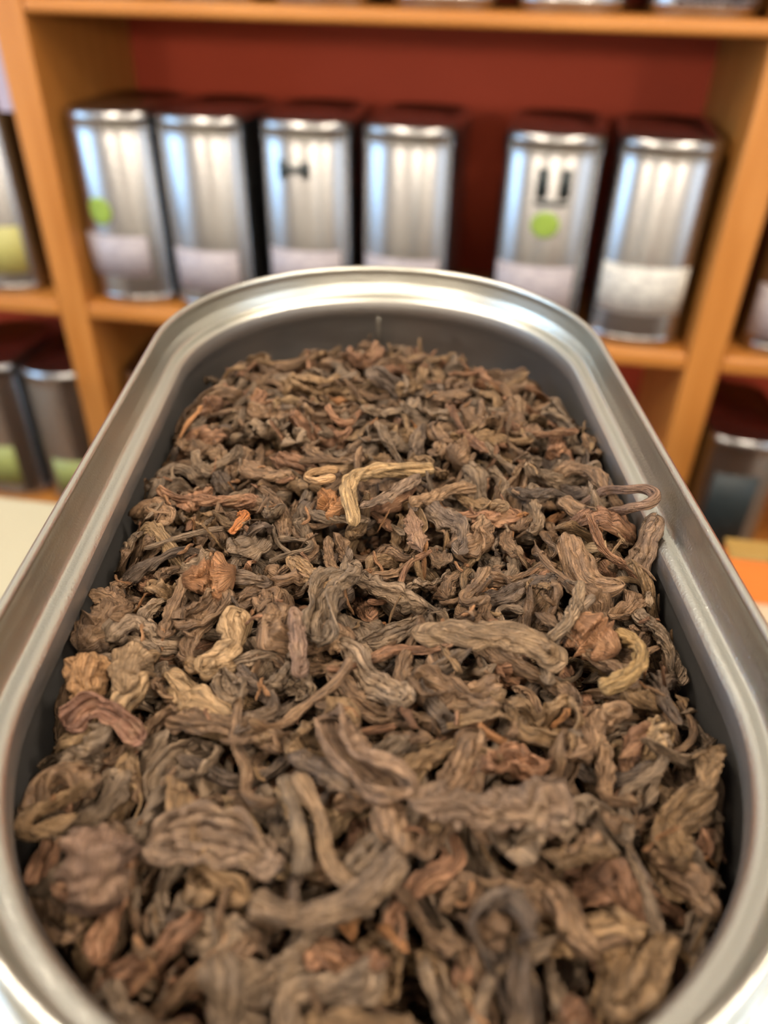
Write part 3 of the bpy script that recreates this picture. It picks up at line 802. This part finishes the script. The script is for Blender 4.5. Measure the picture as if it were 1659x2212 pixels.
for i, l in enumerate(leaves):
    tint = np.array(TINTS[l['tint']][1]) * l['shade'] * 1.18
    if i in single:
        V, uv, P = leaf(l['seed'], l['kind'], l['L'], l['W'], AH, SHR)
        c, s_ = math.cos(l['psi']), math.sin(l['psi'])
        X = V[..., 0] * c - V[..., 1] * s_ + l['u']; Y = V[..., 0] * s_ + V[..., 1] * c + l['v']
        Z = V[..., 2] + np.polyval([l['co'][0], l['co'][1], 0], np.linspace(-1, 1, SHR))[:, None] + l['off']
        o = place_leaf('tea_leaf', np.stack([X, Y, Z], -1), uv, AH, SHR, tint)
        lb = LABEL[i]
        if len(lb.split()) > 15: lb = lb.replace(' tea ', ' ').replace('in the middle', 'midway')
        tag(o, lb, 'tea leaf', GROUP)
    else:
        mv.append(to_world(l['V']).reshape(-1, 3)); mf.append(fq + base); mu.append(l['uv'].reshape(-1, 2))
        c4 = np.ones((AL * SL, 4)); c4[:, :3] = tint; mt.append(c4); base += AL * SL
# small broken bits between the leaves
fs = leaf_faces(10, 9)
for q in range(420):
    cu, cv = cells[rng0.integers(len(cells))]
    V, uv, P = leaf(20000 + q, 'chip' if q % 3 else 'stem', rng0.uniform(2.0, 5.5), rng0.uniform(0.8, 1.9) if q % 3 else 0.8, 10, 9)
    psi = rng0.uniform(0, 6.28); c, s_ = math.cos(psi), math.sin(psi)
    X = V[..., 0] * c - V[..., 1] * s_ + gu[cu]; Y = V[..., 0] * s_ + V[..., 1] * c + gv[cv]
    if inside(X, Y).max() > 0: continue
    iu = np.clip((X + GX / 2).astype(int), 0, GX - 1); iv = np.clip((Y + GY / 2).astype(int), 0, GY - 1)
    co = np.polyfit(np.linspace(-1, 1, 9), H[iu, iv].mean(1), 1)
    Z = V[..., 2] + np.polyval([co[0] * .8, 0], np.linspace(-1, 1, 9))[:, None]
    Z = Z + np.percentile(H[iu, iv] - Z, 70)
    mv.append(to_world(np.stack([X, Y, Z], -1)).reshape(-1, 3)); mf.append(fs + base); mu.append(uv.reshape(-1, 2))
    c4 = np.ones((90, 4)); c4[:, :3] = np.array(TINTS[rng0.choice(len(TINTS), p=TP)][1]) * (1.3 if q % 5 else 1.0) if q % 6 else (0.26, 0.125, 0.055)
    mt.append(c4); base += 90
# the packed tea underneath closes the gaps
gi = np.arange(GX * GY).reshape(GX, GY)
okc = (SD < 2.5)
qs = okc[:-1, :-1] & okc[1:, :-1] & okc[1:, 1:] & okc[:-1, 1:]
quad = np.stack([gi[:-1, :-1][qs], gi[1:, :-1][qs], gi[1:, 1:][qs], gi[:-1, 1:][qs]], -1)
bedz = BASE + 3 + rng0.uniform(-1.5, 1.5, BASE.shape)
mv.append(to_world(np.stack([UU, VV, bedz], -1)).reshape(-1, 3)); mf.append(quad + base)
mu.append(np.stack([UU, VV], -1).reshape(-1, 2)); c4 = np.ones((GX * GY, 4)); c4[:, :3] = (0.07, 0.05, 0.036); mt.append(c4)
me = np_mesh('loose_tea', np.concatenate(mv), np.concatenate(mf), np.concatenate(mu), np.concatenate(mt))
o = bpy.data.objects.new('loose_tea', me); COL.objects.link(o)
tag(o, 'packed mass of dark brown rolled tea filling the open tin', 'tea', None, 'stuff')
tris = sum(len(m.polygons) * 2 for m in bpy.data.meshes)
print('triangles about', tris, 'leaves', len(leaves))
